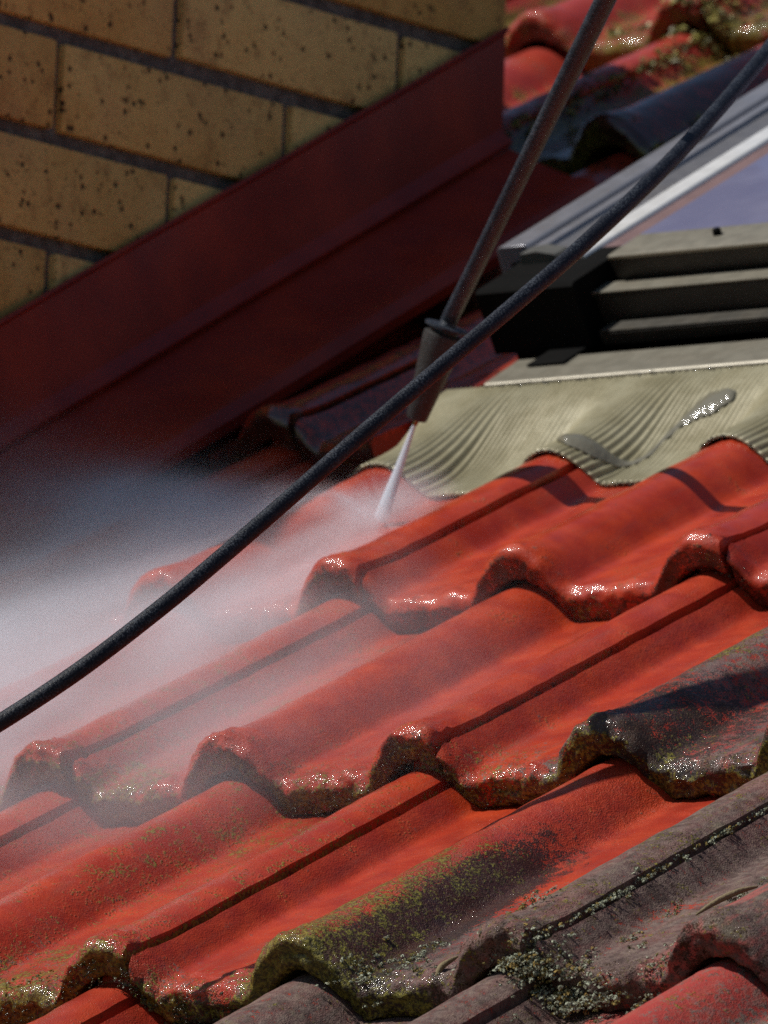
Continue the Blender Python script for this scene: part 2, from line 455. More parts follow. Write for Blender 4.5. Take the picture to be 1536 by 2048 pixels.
LEN = G + .55
def tile_geo(j, k, smin=None, smax=None, seed=0, coarse=False):
    rnd = random.Random(seed * 77 + j * 13 + k * 101)
    du, dv, dn = rnd.uniform(-.012, .012), rnd.uniform(-.02, .02), rnd.uniform(-.006, .006)
    tw = rnd.uniform(-.006, .006)
    lo = -.04; hi = 2.130
    S = [lo, .07, .152, .163]
    ns = 34 if coarse else 92
    S += [.168 + (hi - .168) * i / ns for i in range(ns + 1)]
    if smin is not None: S = [s for s in S if s > smin]
    if smax is not None: S = [s for s in S if s < smax]
    r = .070
    tops = []
    nv = 24 if coarse else 74
    for i in range(nv + 1):
        x = i / nv
        tops.append(LEN - (LEN - r) * (1 - (1 - x) ** 1.35))
    path = [(v, 0.0, 0) for v in tops]
    na = 4 if coarse else 9
    for a in range(1, na + 1):
        th = math.pi / 2 * a / na
        path.append((r - r * math.sin(th), r - r * math.cos(th), 1))
    nf = 2 if coarse else 5
    for a in range(1, nf + 1):
        path.append((.004 + .016 * a / nf, r + (TH - .012 - r) * a / nf, 1))
    path.append((.04, TH, 2)); path.append((.7, TH, 2)); path.append((LEN, TH, 2))
    verts = []; at = {q: [] for q in ('dirt', 'moss', 'black', 'wet', 'pink', 'grit', 'slick')}
    ptsA = []
    for s in S:
        low = s < .167
        f0 = prof(max(s, .168))
        for (lv, dep, fr) in path:
            f = f0
            flare = math.exp(-(lv / .20) ** 2)
            f += .034 * flare * max(0, (f0 + HC) / HC)
            vv = lv + (.07 if low else 0)
            nn = f + TH * (1 - lv / G) - dep
            if low: nn -= .080
            u = 2 * k + s + du + tw * lv; v = j * G + vv + dv
            if not coarse:
                w_ = .006 if fr != 1 else .016
                if fr == 1 or lv < .16:
                    w_ += .012 * (j <= 1)
                q = Vector((u * 9, v * 9, nn * 9 + j))
                nn += w_ * .8 * noise.noise(q)
                if fr == 1 or lv < .2:
                    amp = .026 if j <= 1 else .012
                    vv2 = noise.noise(q * 2.3 + Vector((3, 1, 7)))
                    v -= amp * vv2; nn += amp * .5 * noise.noise(q * 3.1)
                    v -= .018 * (1 - fr * .2) * noise.noise(Vector((u * 2.2, j * 5, 1.5)))
            verts.append(R(u, v, nn + dn))
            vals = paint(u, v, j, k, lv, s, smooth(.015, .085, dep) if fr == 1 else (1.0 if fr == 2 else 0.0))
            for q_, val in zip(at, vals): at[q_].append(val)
    m = len(path); faces = []
    for a in range(len(S) - 1):
        for b in range(m - 1):
            faces.append((a * m + b, (a + 1) * m + b, (a + 1) * m + b + 1, a * m + b + 1))
        faces.append((a * m + m - 1, (a + 1) * m + m - 1, (a + 1) * m, a * m))
    faces.append(tuple(range(m))); L = (len(S) - 1) * m
    faces.append(tuple(range(L + m - 1, L - 1, -1)))
    faces = [f[::-1] for f in faces]
    return verts, faces, at

# smin/smax trims stand where a tile meets the wall or the roof window
TILES = {
 (-1, 0): 'red washed tile at the bottom left corner under the mossy nose above it',
 (-1, 1): 'dry grey tile at the bottom edge under the lichen encrusted nose',
 (-1, 2): 'dusty pink tile at the bottom right corner',
 (0, 0): 'wet red tile at lower left with moss dots and a mossy dripping nose',
 (0, 1): 'half washed tile, red on its left and black and mossy on its big roll',
 (0, 2): 'dry unwashed purple grey tile with lichen at lower right',
 (1, -1): 'tile at the left edge behind the white spray, its nose half hidden by mist',
 (1, 0): 'wet red tile in the middle with a shiny mossy nose, right of the spray',
 (1, 1): 'wet tile with black crusted roll crossed by the curved hose shadow',
 (2, -2): 'tile at left lost in the thick white spray below the red flashing',
 (2, -1): 'wet tile being hit by the water jet, left of the clean red tile',
 (2, 0): 'cleanest bright red tile below the wavy apron sheet, with a glossy round nose',
 (2, 1): 'red tile at the right edge below the apron with a broken mossy seam nose',
 (3, -2): 'shaded tile beside the red flashing above the spray',
 (3, -1): 'dark shaded tile strip behind the nozzle at the window corner',
 (4, -2): 'shaded tile beside the red flashing behind the lance',
 (4, -1): 'shaded bluish tile strip along the lower left side of the roof window',
 (5, -3): 'out of focus pinkish tile beyond the end of the brick wall, below the top row',
 (5, -2): 'blurred tile with a dark blue shaded nose above the roof window frame',
 (5, -1): 'narrow shaded tile strip along the upper side of the roof window',
 (6, -3): 'blurred mossy tile at the top beyond the brick wall',
 (6, -2): 'blurred pinkish tile in the upper right corner with a mossy seam',
}
TRIM = {(2, -2): (1.03, None), (3, -2): (1.03, None), (4, -2): (1.03, None), (3, -1): (None, .60), (4, -1): (None, .60),
        (5, -1): (None, .60), (6, -1): (None, .60)}
tile_obj = {}
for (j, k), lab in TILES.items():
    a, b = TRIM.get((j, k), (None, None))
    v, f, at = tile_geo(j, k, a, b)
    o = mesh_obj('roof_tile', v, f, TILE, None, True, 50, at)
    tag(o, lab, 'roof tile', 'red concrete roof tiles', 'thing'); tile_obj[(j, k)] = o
# the roof beyond what the photograph shows, as one plain sheet of the same tiles
mv, mf, mat_ = [], [], {q: [] for q in ('dirt', 'moss', 'black', 'wet', 'pink', 'grit', 'slick')}
for j in range(-3, 9):
    for k in range(-6, 5):
        if (j, k) in TILES: continue
        a, b = None, None
        u0 = 2 * k
        if 3 <= j <= 6 and -1 <= k <= 1:
            if k == -1: b = .60
            else: continue
        if k == -2 and j < 5: a = 1.03
        if k < -2 and j < 5: continue
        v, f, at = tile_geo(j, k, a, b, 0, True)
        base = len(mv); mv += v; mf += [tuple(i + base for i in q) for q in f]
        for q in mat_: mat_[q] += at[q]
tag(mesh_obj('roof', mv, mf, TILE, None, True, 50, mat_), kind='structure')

# ---------------------------------------------------------------- brick wall
UW = -3.0; HE = 8.86; HS = 2.3; ZT = 6.42; ZB = -1.0
BH, BL, ZL, YL = .5147, 1.761, 5.801, 6.240
wall = empty('brick_wall', Wd(UW, 0, ZB))
tag(wall, 'ochre yellow brick wall with dark specks rising above the red flashing', 'wall', None, 'thing')
mo = MB(); mo.box(lambda x, y, z: Wd(x, y, z), (-7.5, HS, ZB), (UW - .045, HE - .03, ZT))
mo.build('mortar', MORTAR, wall, False)
ck = MB()
ck.box(lambda x, y, z: Wd(x, y, z), (-7.6, 6.5, 6.46), (UW + .02, 10.15, 7.9), .02)  # unseen overhang, added and sized to shade the upper tiles
ck.build('unseen_shade_block', MORTAR, wall, True)
bv, bf, tone = [], [], []
bmv = MB(); rb = random.Random(3)
row0 = int((ZL - ZT) / BH) - 1
for c in range(-9, 18):
    zt = ZL - c * BH - .040; zb = ZL - (c + 1) * BH + .040
    if zt > ZT or zb < ZB: continue
    off = YL + (0 if c % 2 == 0 else -.5 * BL)
    for h in range(-6, 4):
        y0 = off + h * BL + .034; y1 = off + (h + 1) * BL - .034
        y0, y1 = max(y0, HS), min(y1, HE)
        if y1 - y0 < .12: continue
        n0 = len(bmv.v)
        jx = rb.uniform(-.010, .010)
        bmv.box(lambda x, y, z: Wd(x, y, z), (UW - .8, y0, zb + rb.uniform(-.008, .008)), (UW + jx, y1, zt + rb.uniform(-.008, .008)), .018)
        tone += [rb.random()] * (len(bmv.v) - n0)
mesh_obj('brickwork', bmv.v, bmv.f, BRICK, wall, True, 35, {'tone': tone})

# ---------------------------------------------------------------- red flashing along the wall
fl = empty('wall_flashing', R(UW, 4.0, 0))
tag(fl, 'dark red painted steel flashing running up the foot of the brick wall', 'flashing')
def sheet(prof_pts, v0, v1, thick=.012, steps=60, wob=.016):
    """a bent strip: profile in (u,n), run along the slope"""
    m = MB(); k = len(prof_pts); V = []
    rows = []
    for i in range(steps + 1):
        t = i / steps; row = []
        for (ua, na, ub, nb_, ev) in prof_pts:
            v = v0 + (v1 + ev - v0) * t
            w = wob * noise.noise(Vector((v * .9, na * 3, 4)))
            row.append((ua + (ub - ua) * t + w, v, na + (nb_ - na) * t))
        rows.append(row)
    for off in (0, 1):
        for row in rows:
            for (u, v, n) in row: V.append(R(u - off * thick, v, n - off * thick * .6))
    N = (steps + 1) * k; F = []
    for i in range(steps):
        for a in range(k - 1):
            q = (i * k + a, i * k + a + 1, (i + 1) * k + a + 1, (i + 1) * k + a)
            F.append(q); F.append(tuple(x + N for x in q[::-1]))
    for i in range(steps):
        F.append((i * k, (i + 1) * k, (i + 1) * k + N, i * k + N)); e = k - 1
        F.append((i * k + e, i * k + e + N, (i + 1) * k + e + N, (i + 1) * k + e))
    for a in range(k - 1):
        F.append((a, a + N, a + 1 + N, a + 1)); b = steps * k
        F.append((b + a, b + a + 1, b + a + 1 + N, b + a + N))
    m.add(V, F); return m
# end line of the sheet stands plumb with the wall's end: v = (h + n sin)/cos
ev = lambda n: (HE + n * sp) / cp - HE / cp
V1 = (HE - .06) / cp
up_ = [(-2.945, .97, -2.945, .90, ev(.9)), (-2.925, .955, -2.925, .885, ev(.88)), (-2.955, .93, -2.955, .86, ev(.86)),
       (-2.955, .70, -2.955, .64, ev(.63)), (-2.95, .50, -2.95, .44, ev(.44)), (-2.93, .47, -2.93, .41, ev(.41)),
       (-2.88, .435, -2.88, .375, ev(.375)), (-2.90, .40, -2.90, .35, ev(.35))]
sheet(up_, -.5, V1).build('upstand', STEEL, fl, True, 25)
lo_ = [(-2.905, .392, -2.905, .342, ev(.34)), (-2.74, .30, -2.74, .27, ev(.27)), (-2.50, .205, -2.50, .185, ev(.19)), (-2.42, .20, -2.42, .18, ev(.18)),
       (-2.36, .185, -2.36, .16, ev(.17)), (-2.33, .12, -2.33, .10, ev(.1)), (-2.35, .06, -2.35, .045, ev(.05))]
sheet(lo_, -.5, V1).build('apron_leg', STEEL, fl, True, 25)

# ---------------------------------------------------------------- roof window
UL, UR, VB, VT = -1.35, 3.95, 7.12, 15.2
rw = empty('roof_window', R(UL, VB, 0))
tag(rw, 'roof window with taupe metal frame and dark glass set into the tiled roof', 'window')
XL = -.60    # where the stepped front starts
def strip(poly, u0, u1, name, mat, bevel=0.0):
    m = MB(); m.prism(poly, lambda p: R(u0, p[0], p[1]), lambda p: R(u1, p[0], p[1]))
    o = m.build(name, mat, rw, True, 20)
    if bevel:
        b = o.modifiers.new('bevel', 'BEVEL'); b.width = bevel * W; b.segments = 2; b.limit_method = 'ANGLE'
    return o
strip([(VB, .02), (VB, .094), (VB + .015, .105), (7.43, .112), (7.43, .02)], -.98, UR, 'sill', ALU, .006)
strip([(7.54, .113), (7.525, .168), (7.52, .172), (7.515, .178), (7.66, .182), (7.66, .113)], XL + .06, UR - .1, 'front_step', ALU_D, .003)
strip([(7.525, .183), (7.52, .190), (7.64, .196), (7.64, .183)], XL + .065, UR - .1, 'front_step', mat_alu('mid_grey_aluminium', (.075, .070, .060), .45), .003)  # ledge in a greyer metal than the sill and trim
strip([(7.665, .183), (7.645, .318), (7.64, .322), (7.64, .333), (7.79, .336), (7.79, .183)], XL, UR - .1, 'front_step', ALU_D, .003)
strip([(7.637, .337), (7.632, .348), (7.77, .352), (7.77, .337)], XL - .01, UR - .1, 'ledge_trim', ALU, .003)
strip([(7.795, .337), (7.765, .455), (7.765, .462), (8.05, .462), (8.05, .337)], XL + .05, UR - .1, 'front_step', ALU_D, .003)
strip([(7.757, .463), (7.75, .482), (7.775, .488), (8.04, .492), (8.06, .480), (8.06, .463)], XL + .05, UR - .12, 'top_rail', ALU, .004)
# corner block and its tab
cb = MB()
cb.prism([(7.53, .115), (7.50, .43), (7.52, .445), (8.02, .45), (8.02, .115)], lambda p: R(UL + .17, p[0], p[1]), lambda p: R(XL - .005, p[0], p[1]))
cb.box(lambda u, v, n: R(u, v, n), (-.84, 7.30, .1135), (-.62, 7.53, .124), .004)
cb.build('corner_block', BLACKP, rw, True, 30)
def rail(poly, name, mat, v0, v1, ua=None):
    m = MB(); m.prism(poly, lambda p: R(p[0], v0, p[1]), lambda p: R(p[0], v1, p[1]))
    o = m.build(name, mat, rw, True, 20)
    b = o.modifiers.new('bevel', 'BEVEL'); b.width = .004 * W; b.segments = 2; b.limit_method = 'ANGLE'
    return o
for sgn in (1, -1):
    X = (lambda u: u) if sgn == 1 else (lambda u: UL + UR - u)
    P = lambda pts: [(X(a), b) for a, b in (pts if sgn == 1 else pts[::-1])]
    rail(P([(-1.36, .0), (-1.36, .495), (-1.34, .510), (-1.19, .510), (-1.175, .497), (-1.175, .44), (-1.30, .42), (-1.30, 0)]), 'side_cover', ALU_L, 7.98, VT)
    rail(P([(-1.172, .38), (-1.172, .458), (-1.150, .462), (-1.135, .500), (-1.065, .500), (-1.055, .475), (-1.055, .38)]), 'side_rail', ALU_L, 7.95, VT)
    rail(P([(-1.053, .38), (-1.053, .478), (-.90, .456), (-.90, .38)]), 'side_rail', mat_alu('grey_frame', (.15, .15, .165), .4), 7.92, VT)
    rail(P([(-.898, .38), (-.898, .462), (-.885, .480), (-.785, .468), (-.775, .455), (-.775, .38)]), 'highlight_trim', HIGHLIGHT, 7.88, VT)
    rail(P([(-.773, .38), (-.773, .446), (-.64, .440), (-.64, .38)]), 'gasket', GASKET, 8.0, VT)
cap = MB(); cap.prism([(-1.14, .40), (-1.14, .500), (-1.04, .508), (-.935, .485), (-.935, .40)], lambda p: R(p[0], 7.86, p[1]), lambda p: R(p[0], 7.97, p[1]))
cap.build('end_cap', mat_plain('grey_end_cap', (.085, .085, .08), .5), rw, True, 20)
strip([(VT - .4, .0), (VT - .4, .51), (VT + .3, .53), (VT + .35, 0)], UL, UR, 'head_cover', ALU_L)
gl = MB(); gl.box(lambda u, v, n: R(u, v, n), (-.66, 8.03, .40), (UL + UR + .66, VT - .3, .447))
gl.build('glass_pane', GLASS, rw, False)
curb = MB(); curb.box(lambda u, v, n: R(u, v, n), (UL + .04, 7.85, -.6), (UR - .04, VT, .33)); curb.build('curb', BLACKP, rw, False)
for su in (-.01, 2.2):
    sc = MB(); sc.tube([R(su, 7.92, .488), R(su, 7.92, .515), R(su, 7.92, .525)], [.022 * W, .022 * W, .012 * W], 12)
    sc.build('screw', BLACKP, rw)

# pleated apron that dresses the window down over the tiles
ap_v, ap_f, gro = [], [], []
nu, nv = 900, 36
def apron_n(u, t):
    s = u % 2
    f = prof(s) if s > .07 else prof(s)
    base = f + TH * (1 - (6.2 - 2 * G + .95 * t) / G) + .022
    top = .102 + .03 * math.sin(u * 2.1)
    k = smooth(.12, 1.0, t)
    return base * (1 - k) + (.085 + .25 * .0) * k
for i in range(nu + 1):
    u = -1.22 + (UR + 1.15 + .1) * i / nu
    for jv in range(nv + 1):
        t = jv / nv
        edge = .018 * noise.noise(Vector((u * 6, 1, 1))) + .03 * noise.noise(Vector((u * 1.7, 4, 1)))
        v = 6.20 + edge * (1 - t) + (7.14 - 6.20) * t
        fl_ = (prof(u % 2) + HC) / HC
        ph = u + .010 * noise.noise(Vector((u * 3, v * 1.2, 0))) - .035 * t * (1 - fl_)
        per = .031
        saw = (ph / per) % 1
        amp = .0042 + .0045 * smooth(.2, .9, prof((u - .25) % 2) / HC + 1) * (1 - .5 * t)
        pl = amp * (1 - abs(2 * saw - 1) * 2)
        n = apron_n(u, t) + pl
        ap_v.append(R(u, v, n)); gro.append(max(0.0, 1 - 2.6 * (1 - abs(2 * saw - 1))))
    # thickness: fold the lower edge under
m1 = nv + 1
for i in range(nu):
    for jv in range(nv):
        ap_f.append((i * m1 + jv, (i + 1) * m1 + jv, (i + 1) * m1 + jv + 1, i * m1 + jv + 1))
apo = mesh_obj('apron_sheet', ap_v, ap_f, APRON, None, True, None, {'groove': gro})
so = apo.modifiers.new('thickness', 'SOLIDIFY'); so.thickness = .012 * W; so.offset = -1
tag(apo, 'wavy pleated khaki apron sheet dressed over the red tiles below the roof window', 'flashing')

def blob_cloud(items, sub=1, seed=0, rough=.35, freq=1.6):
    """many small lumpy bodies in one mesh: items = (centre, radius, flatten, tint)"""
    bm = bmesh.new(); bmesh.ops.create_icosphere(bm, subdivisions=sub, radius=1)
    bm.verts.index_update()
    T = [v.co.copy() for v in bm.verts]; TF = [tuple(v.index for v in f.verts) for f in bm.faces]; bm.free()
    rnd = random.Random(seed); V = []; F = []; A = []
    for (c, r, fl, ti) in items:
        q = mathutils.Euler((rnd.random() * 6, rnd.random() * 6, rnd.random() * 6)).to_matrix(); o = rnd.random() * 50
        b = len(V)
        for p in T:
            d = q @ p
            k = 1 + rough * noise.noise(d * freq + Vector((o, 0, 0)))* 1.6
            w = d * (r * k)
            h = w.dot(EN); w = w - EN * (h * (1 - fl))
            V.append(c + w); A.append(ti)
        F += [tuple(i + b for i in f) for f in TF]
    return V, F, A

def flakes(items, per, seed):
    rnd = random.Random(seed); V = []; F = []; A = []
    for (c, r, fl, ti) in items:
        for _ in range(per):
            d = Vector((rnd.gauss(0, 1), rnd.gauss(0, 1), rnd.gauss(0, 1))).normalized()
            h = d.dot(EN)
            if h < -.2: d = d - EN * (2 * h)
            p = c + (d - EN * (d.dot(EN) * (1 - fl))) * r * rnd.uniform(.55, 1.05)
            a = d.orthogonal().normalized(); a.rotate(mathutils.Quaternion(d, rnd.random() * 6.28)); b = d.cross(a)
            d2 = (d + Vector((rnd.gauss(0, .5), rnd.gauss(0, .5), rnd.gauss(0, .5)))).normalized()
            q = r * rnd.uniform(.28, .55); n0 = len(V); t = ti + rnd.uniform(-.1, .1)
            V += [p - a * q, p - b * q * .8 + d2 * q * .3, p + a * q + d2 * q * .25, p + b * q * .8 - d2 * q * .1]; A += [t] * 4
            F.append((n0, n0 + 1, n0 + 2, n0 + 3))
    return V, F, A

# water beads along the apron's edge and on the sill, part of the apron
rd = random.Random(5); items = []
for i in range(230):
    u = rd.uniform(-1.2, 2.2)
    items.append((R(u, 6.20 - .006 + .018 * noise.noise(Vector((u * 6, 1, 1))) + .03 * noise.noise(Vector((u * 1.7, 4, 1))), apron_n(u, 0) - .006), rd.uniform(.005, .011) * W, .9, 0))
for i in range(70):
    u = rd.uniform(-.9, 2.0)
    items.append((R(u, 7.11, .09 + rd.uniform(-.01, .01)), rd.uniform(.006, .014) * W, .9, 0))
V, F, A = blob_cloud(items, 1, 2, .1)
o = mesh_obj('water_beads', V, F, WATER, apo); tag(o, kind='stuff')
# a trickle of water lying across the pleats
path = [(-.02, 6.33), (.12, 6.36), (.24, 6.40), (.33, 6.50), (.36, 6.62), (.42, 6.74), (.52, 6.84), (.62, 6.90)]
cl_ = spline([(a, b, 0) for a, b in path], 12); V = []; F = []; nw = 14
for i, c_ in enumerate(cl_):
    q = i / (len(cl_) - 1)
    wd = .016 + .060 * math.exp(-((q - .10) / .12) ** 2) + .052 * math.exp(-((q - .86) / .12) ** 2) + .012 * noise.noise(Vector((q * 14, 2, 3)))
    wd *= smooth(-.02, .06, q) * smooth(1.02, .94, q)
    for a in range(nw + 1):
        w = (a / nw * 2 - 1)
        u = c_.x + w * wd * .8; v = c_.y - w * wd * .9 + .008 * noise.noise(Vector((q * 20, w * 2, 1)))
        V.append(R(u, v, apron_n(u, (v - 6.2) / .94) + .0085 + .020 * wd / .07 * (1 - w * w)))
    if i:
        for a in range(nw): F.append(((i - 1) * (nw + 1) + a, (i - 1) * (nw + 1) + a + 1, i * (nw + 1) + a + 1, i * (nw + 1) + a))
o = mesh_obj('water_trickle', V, F, PUDDLE, apo); tag(o, kind='stuff')

# ---------------------------------------------------------------- lance, jet, hose
P_IMP, P_NOZ, P_FLA = (-0.698, 5.783, -0.09), (-.366, 5.811, .38), (-.190, 5.995, .755)
LD = Vector((.7314, -.3322, .5956))
noz, fla = R(*P_NOZ), R(*P_FLA)
ax = (fla - noz).normalized()
ln = empty('spray_lance', noz)
tag(ln, 'dark pressure washer lance with a conical nozzle aimed at the red tiles', 'lance')
ldir = (EU * LD.x + EV * LD.y + EN * LD.z).normalized()
m = MB(); L = fla - noz
m.tube([noz + L * t for t in (-.01, .0, .02, .30, .72, .86, .90, .92)], [r * W for r in (.034, .046, .050, .066, .088, .096, .095, .08)], 28)
m.build('nozzle_shroud', NOZZ, ln, True, 30)
m = MB(); m.tube([noz + L * t for t in (.915, .93)], [.055 * W] * 2, 24); m.tube([noz + L * t for t in (.965, .97, .995, 1.0)], [r * W for r in (.095, .104, .104, .096)], 30)
m.tube([noz + L * t for t in (.93, .966)], [.060 * W] * 2, 24)
m.build('collar', LANCE, ln, True, 30)
m = MB()
pts = [fla - L * .02, fla + ax * .04 * W, fla + ldir * .14 * W + ax * .03 * W] + [fla + ldir * x * W + ax * .02 * W for x in (.5, 1, 1.6, 2.2, 3, 4, 5, 6)]
pp = spline(pts, 8)
m.tube(pp, [(.039 + .008 * smooth(0, 3.5, (p - fla).length / W)) * W for p in pp], 24)
m.build('tube', LANCE, ln, True, 40)
m = MB(); m.tube([noz - ax * .004 * W, noz - ax * .03 * W], [.018 * W, .012 * W], 16); m.build('nozzle_tip', mat_plain('brass_tip', (.2, .16, .08), .35, .9), ln)

HP = [(1.572, -0.516, 1.027), (1.739, -0.234, 1.092), (1.896, -0.01, 1.148), (2.011, 0.199, 1.195), (2.101, 0.426, 1.242), (2.192, 0.812, 1.313), (2.235, 1.117, 1.365), (2.264, 1.415, 1.413), (2.284, 1.667, 1.453), (2.303, 1.923, 1.493), (2.321, 2.17, 1.531), (2.338, 2.401, 1.565), (2.361, 2.762, 1.615), (2.375, 3.108, 1.657), (2.373, 3.402, 1.687), (2.356, 3.693, 1.71), (2.273, 4.275, 1.741), (2.121, 4.914, 1.754), (1.897, 5.629, 1.754), (1.556, 6.555, 1.736), (1.077, 7.729, 1.695), (0.417, 9.27, 1.614)]
m = MB(); m.tube(spline([R(*p) for p in HP], 12), .0345 * W, 24)
hz = m.build('pressure_hose', HOSE, None, True, 60)
tag(hz, 'black wet rubber hose strung diagonally above the red roof', 'hose')

# ---------------------------------------------------------------- water jet and spray (real volumes of droplets)
imp = R(*P_IMP)
def vol_mat(name):
    t = NT(name); t.n.remove(t.b)
    pv = t.n.new('ShaderNodeVolumePrincipled')
    pv.inputs['Color'].default_value = (.88, .925, 1.0, 1); pv.inputs['Anisotropy'].default_value = 0.0
    t.l.new(pv.outputs[0], t.out.inputs['Volume'])
    return t, pv
t, pv = vol_mat('water_jet_droplets')
rel = t.vmath('SUBTRACT', t.pos, tuple(noz))
jd = (imp - noz); jl = jd.length; jn = jd.normalized()
a = t.math('DIVIDE', t.dot(rel, tuple(jn)), jl)
t.l.new(t.math('DIVIDE', 900.0, t.math('ADD', .35, t.math('MULTIPLY', a, 2.2))), pv.inputs['Density'])
m = MB()
side = (EU * .8 - EV * .6); side = (side - jn * side.dot(jn)).normalized(); oth = jn.cross(side)
nseg = 20; rings = []
for i in range(9):
    tt = i / 8; c = noz + jd * (.02 + .985 * tt) ; ra = (.008 + .048 * tt) * W; rb_ = (.008 + .022 * tt) * W
    rings.append([c + side * (math.cos(2 * math.pi * q / nseg) * ra - .03 * tt * W) + oth * math.sin(2 * math.pi * q / nseg) * rb_ for q in range(nseg)])
vv = [p for r_ in rings for p in r_]; ff = []
for i in range(8):
    for q in range(nseg): ff.append((i * nseg + q, i * nseg + (q + 1) % nseg, (i + 1) * nseg + (q + 1) % nseg, (i + 1) * nseg + q))
ff += [tuple(range(nseg - 1, -1, -1)), tuple(range(8 * nseg, 9 * nseg))]
m.add(vv, ff)
jo = m.build('water_jet', t.m, None, True, 60)
tag(jo, 'thin white jet of water shooting from the lance nozzle onto the tile', 'water jet')

t, pv = vol_mat('spray_mist_droplets')
rel = t.vmath('SCALE', t.vmath('SUBTRACT', t.pos, tuple(imp))); rel.node.inputs['Scale'].default_value = 1 / W
x = t.math('MULTIPLY', t.dot(rel, tuple(EU)), -1.0)       # across, away from the jet
y = t.math('MULTIPLY', t.dot(rel, tuple(EV)), -1.0)       # down the slope
z = t.dot(rel, tuple(EN))
r = t.math('SQRT', t.math('ADD', t.math('MULTIPLY', x, x), t.math('MULTIPLY', y, y)))
th = t.math('ARCTAN2', y, x)                              # 0 = straight across, pi/2 = down the slope
fan = t.math('MULTIPLY', t.ramp(th, -.22, .06), t.ramp(th, 2.5, 1.2))
def bell(x_, c_, w_):
    q = t.math('DIVIDE', t.math('SUBTRACT', x_, c_), w_)
    return t.math('EXPONENT', t.math('MULTIPLY', t.math('MULTIPLY', q, q), -1.0))
near = t.math('EXPONENT', t.math('MULTIPLY', r, -.85))
streaks = t.math('ADD', t.math('MULTIPLY', bell(th, .14, .17), 34.0), t.math('MULTIPLY', bell(th, .80, .22), 9.0))
fan = t.math('MULTIPLY', fan, t.math('ADD', .75, t.math('MULTIPLY', streaks, near)))
back = t.ramp(r, .42, .04, 0, .8)
core = t.math('MAXIMUM', fan, back)
sig = t.math('ADD', .055, t.math('MULTIPLY', r, .060))
dz = t.math('DIVIDE', t.math('SUBTRACT', z, t.math('ADD', .06, t.math('MULTIPLY', r, .020))), sig)
lay = t.math('EXPONENT', t.math('MULTIPLY', t.math('MULTIPLY', dz, dz), -1.0))
sg2 = t.math('ADD', .06, t.math('MULTIPLY', r, .16))
dz2 = t.math('DIVIDE', t.math('SUBTRACT', z, t.math('MULTIPLY', r, .08)), sg2)
lay2 = t.math('EXPONENT', t.math('MULTIPLY', t.math('MULTIPLY', dz2, dz2), -1.0))
cs = t.n.new('ShaderNodeCombineXYZ')
t.l.new(t.math('MULTIPLY', th, 3.6), cs.inputs[0]); t.l.new(t.math('MULTIPLY', r, .7), cs.inputs[1]); t.l.new(t.math('MULTIPLY', dz, .4), cs.inputs[2])
ns = t.noise(1.6, 3, .5, cs.outputs[0])
wisps = t.ramp(ns, .28, .72, .30, 1.65)
dens = t.math('DIVIDE', t.ramp(r, .6, 2.0, 3.0, 3.0), sig)
dens = t.math('MULTIPLY', dens, t.math('ADD', lay, t.math('MULTIPLY', lay2, .03)))
dens = t.math('MULTIPLY', dens, t.math('MULTIPLY', core, wisps))
sg3 = t.math('ADD', .18, t.math('MULTIPLY', r, .085))
dz3 = t.math('DIVIDE', t.math('SUBTRACT', z, t.math('ADD', .12, t.math('MULTIPLY', r, .05))), sg3)
veil = t.math('MULTIPLY', t.math('EXPONENT', t.math('MULTIPLY', t.math('MULTIPLY', dz3, dz3), -1.0)), t.math('MULTIPLY', t.ramp(th, 2.35, 1.45), t.ramp(th, .1, .8)))
veil = t.math('MULTIPLY', t.math('MULTIPLY', veil, t.ramp(r, .5, 1.6)), t.math('MULTIPLY', wisps, 1.15))
dens = t.math('ADD', dens, veil)
edge = t.math('MULTIPLY', t.ramp(r, 5.2, 3.4), t.ramp(z, 1.5, 1.0))
t.l.new(t.math('MULTIPLY', dens, edge), pv.inputs['Density'])
m = MB(); m.box(lambda u, v, n: R(u, v, n), (P_IMP[0] - 5.3, P_IMP[1] - 5.3, -.30), (P_IMP[0] + 3.2, P_IMP[1] + 1.4, 1.5))
mi = m.build('spray_mist', t.m, None, False)
tag(mi, 'white cloud of water spray blowing left from where the jet hits', 'spray', kind='stuff')

# ---------------------------------------------------------------- moss and lichen growing on the tiles (parts of their tiles)
def top_n(j, u, lv):
    return prof(u % 2) + TH * (1 - lv / G)
rl = random.Random(21)
# lichen crust along the open seam and in a heap below it, on the dry tile at lower right
items = []
def clump(u, v, n, R0, num, tint=None, spread=1.0):
    for _ in range(num):
        d = Vector((rl.gauss(0, 1), rl.gauss(0, 1), abs(rl.gauss(0, .6))))
        c = R(u + d.x * R0 * spread, v + d.y * R0 * spread, n + d.z * R0 * .6)
        items.append((c, rl.uniform(.006, .017) * W * (R0 / .045) ** .3, .75, rl.random() if tint is None else tint))
for i in range(78):
    lv = rl.uniform(.02, LEN - .6); u = 4.125 + rl.gauss(0, .012)
    dens_ = .3 + .9 * max(0, noise.noise(Vector((lv * 2.4, 3, 8))) + .35)
    clump(u + .01, lv, top_n(0, 4.14, lv) - .015, .020, int(12 * dens_))
for i in range(46):
    u = 4.05 + abs(rl.gauss(0, .34)); lv = rl.uniform(-.05, .14)
    clump(u, lv, top_n(0, u, max(0, lv)) - rl.uniform(.0, .13) - (.05 if lv < 0 else 0), .042, 34)
for i in range(16):
    u = rl.uniform(4.1, 4.9); lv = rl.uniform(.1, 1.3)
    clump(u, lv, top_n(0, u, lv), .020, 10)
V, F, A = flakes(items, 9, 4)
o = mesh_obj('lichen', V, F, LICHEN, tile_obj[(0, 2)], False, None, {'tint': A}); tag(o, 'grey green lichen crust in the seam and on the nose', kind='stuff')
items = []
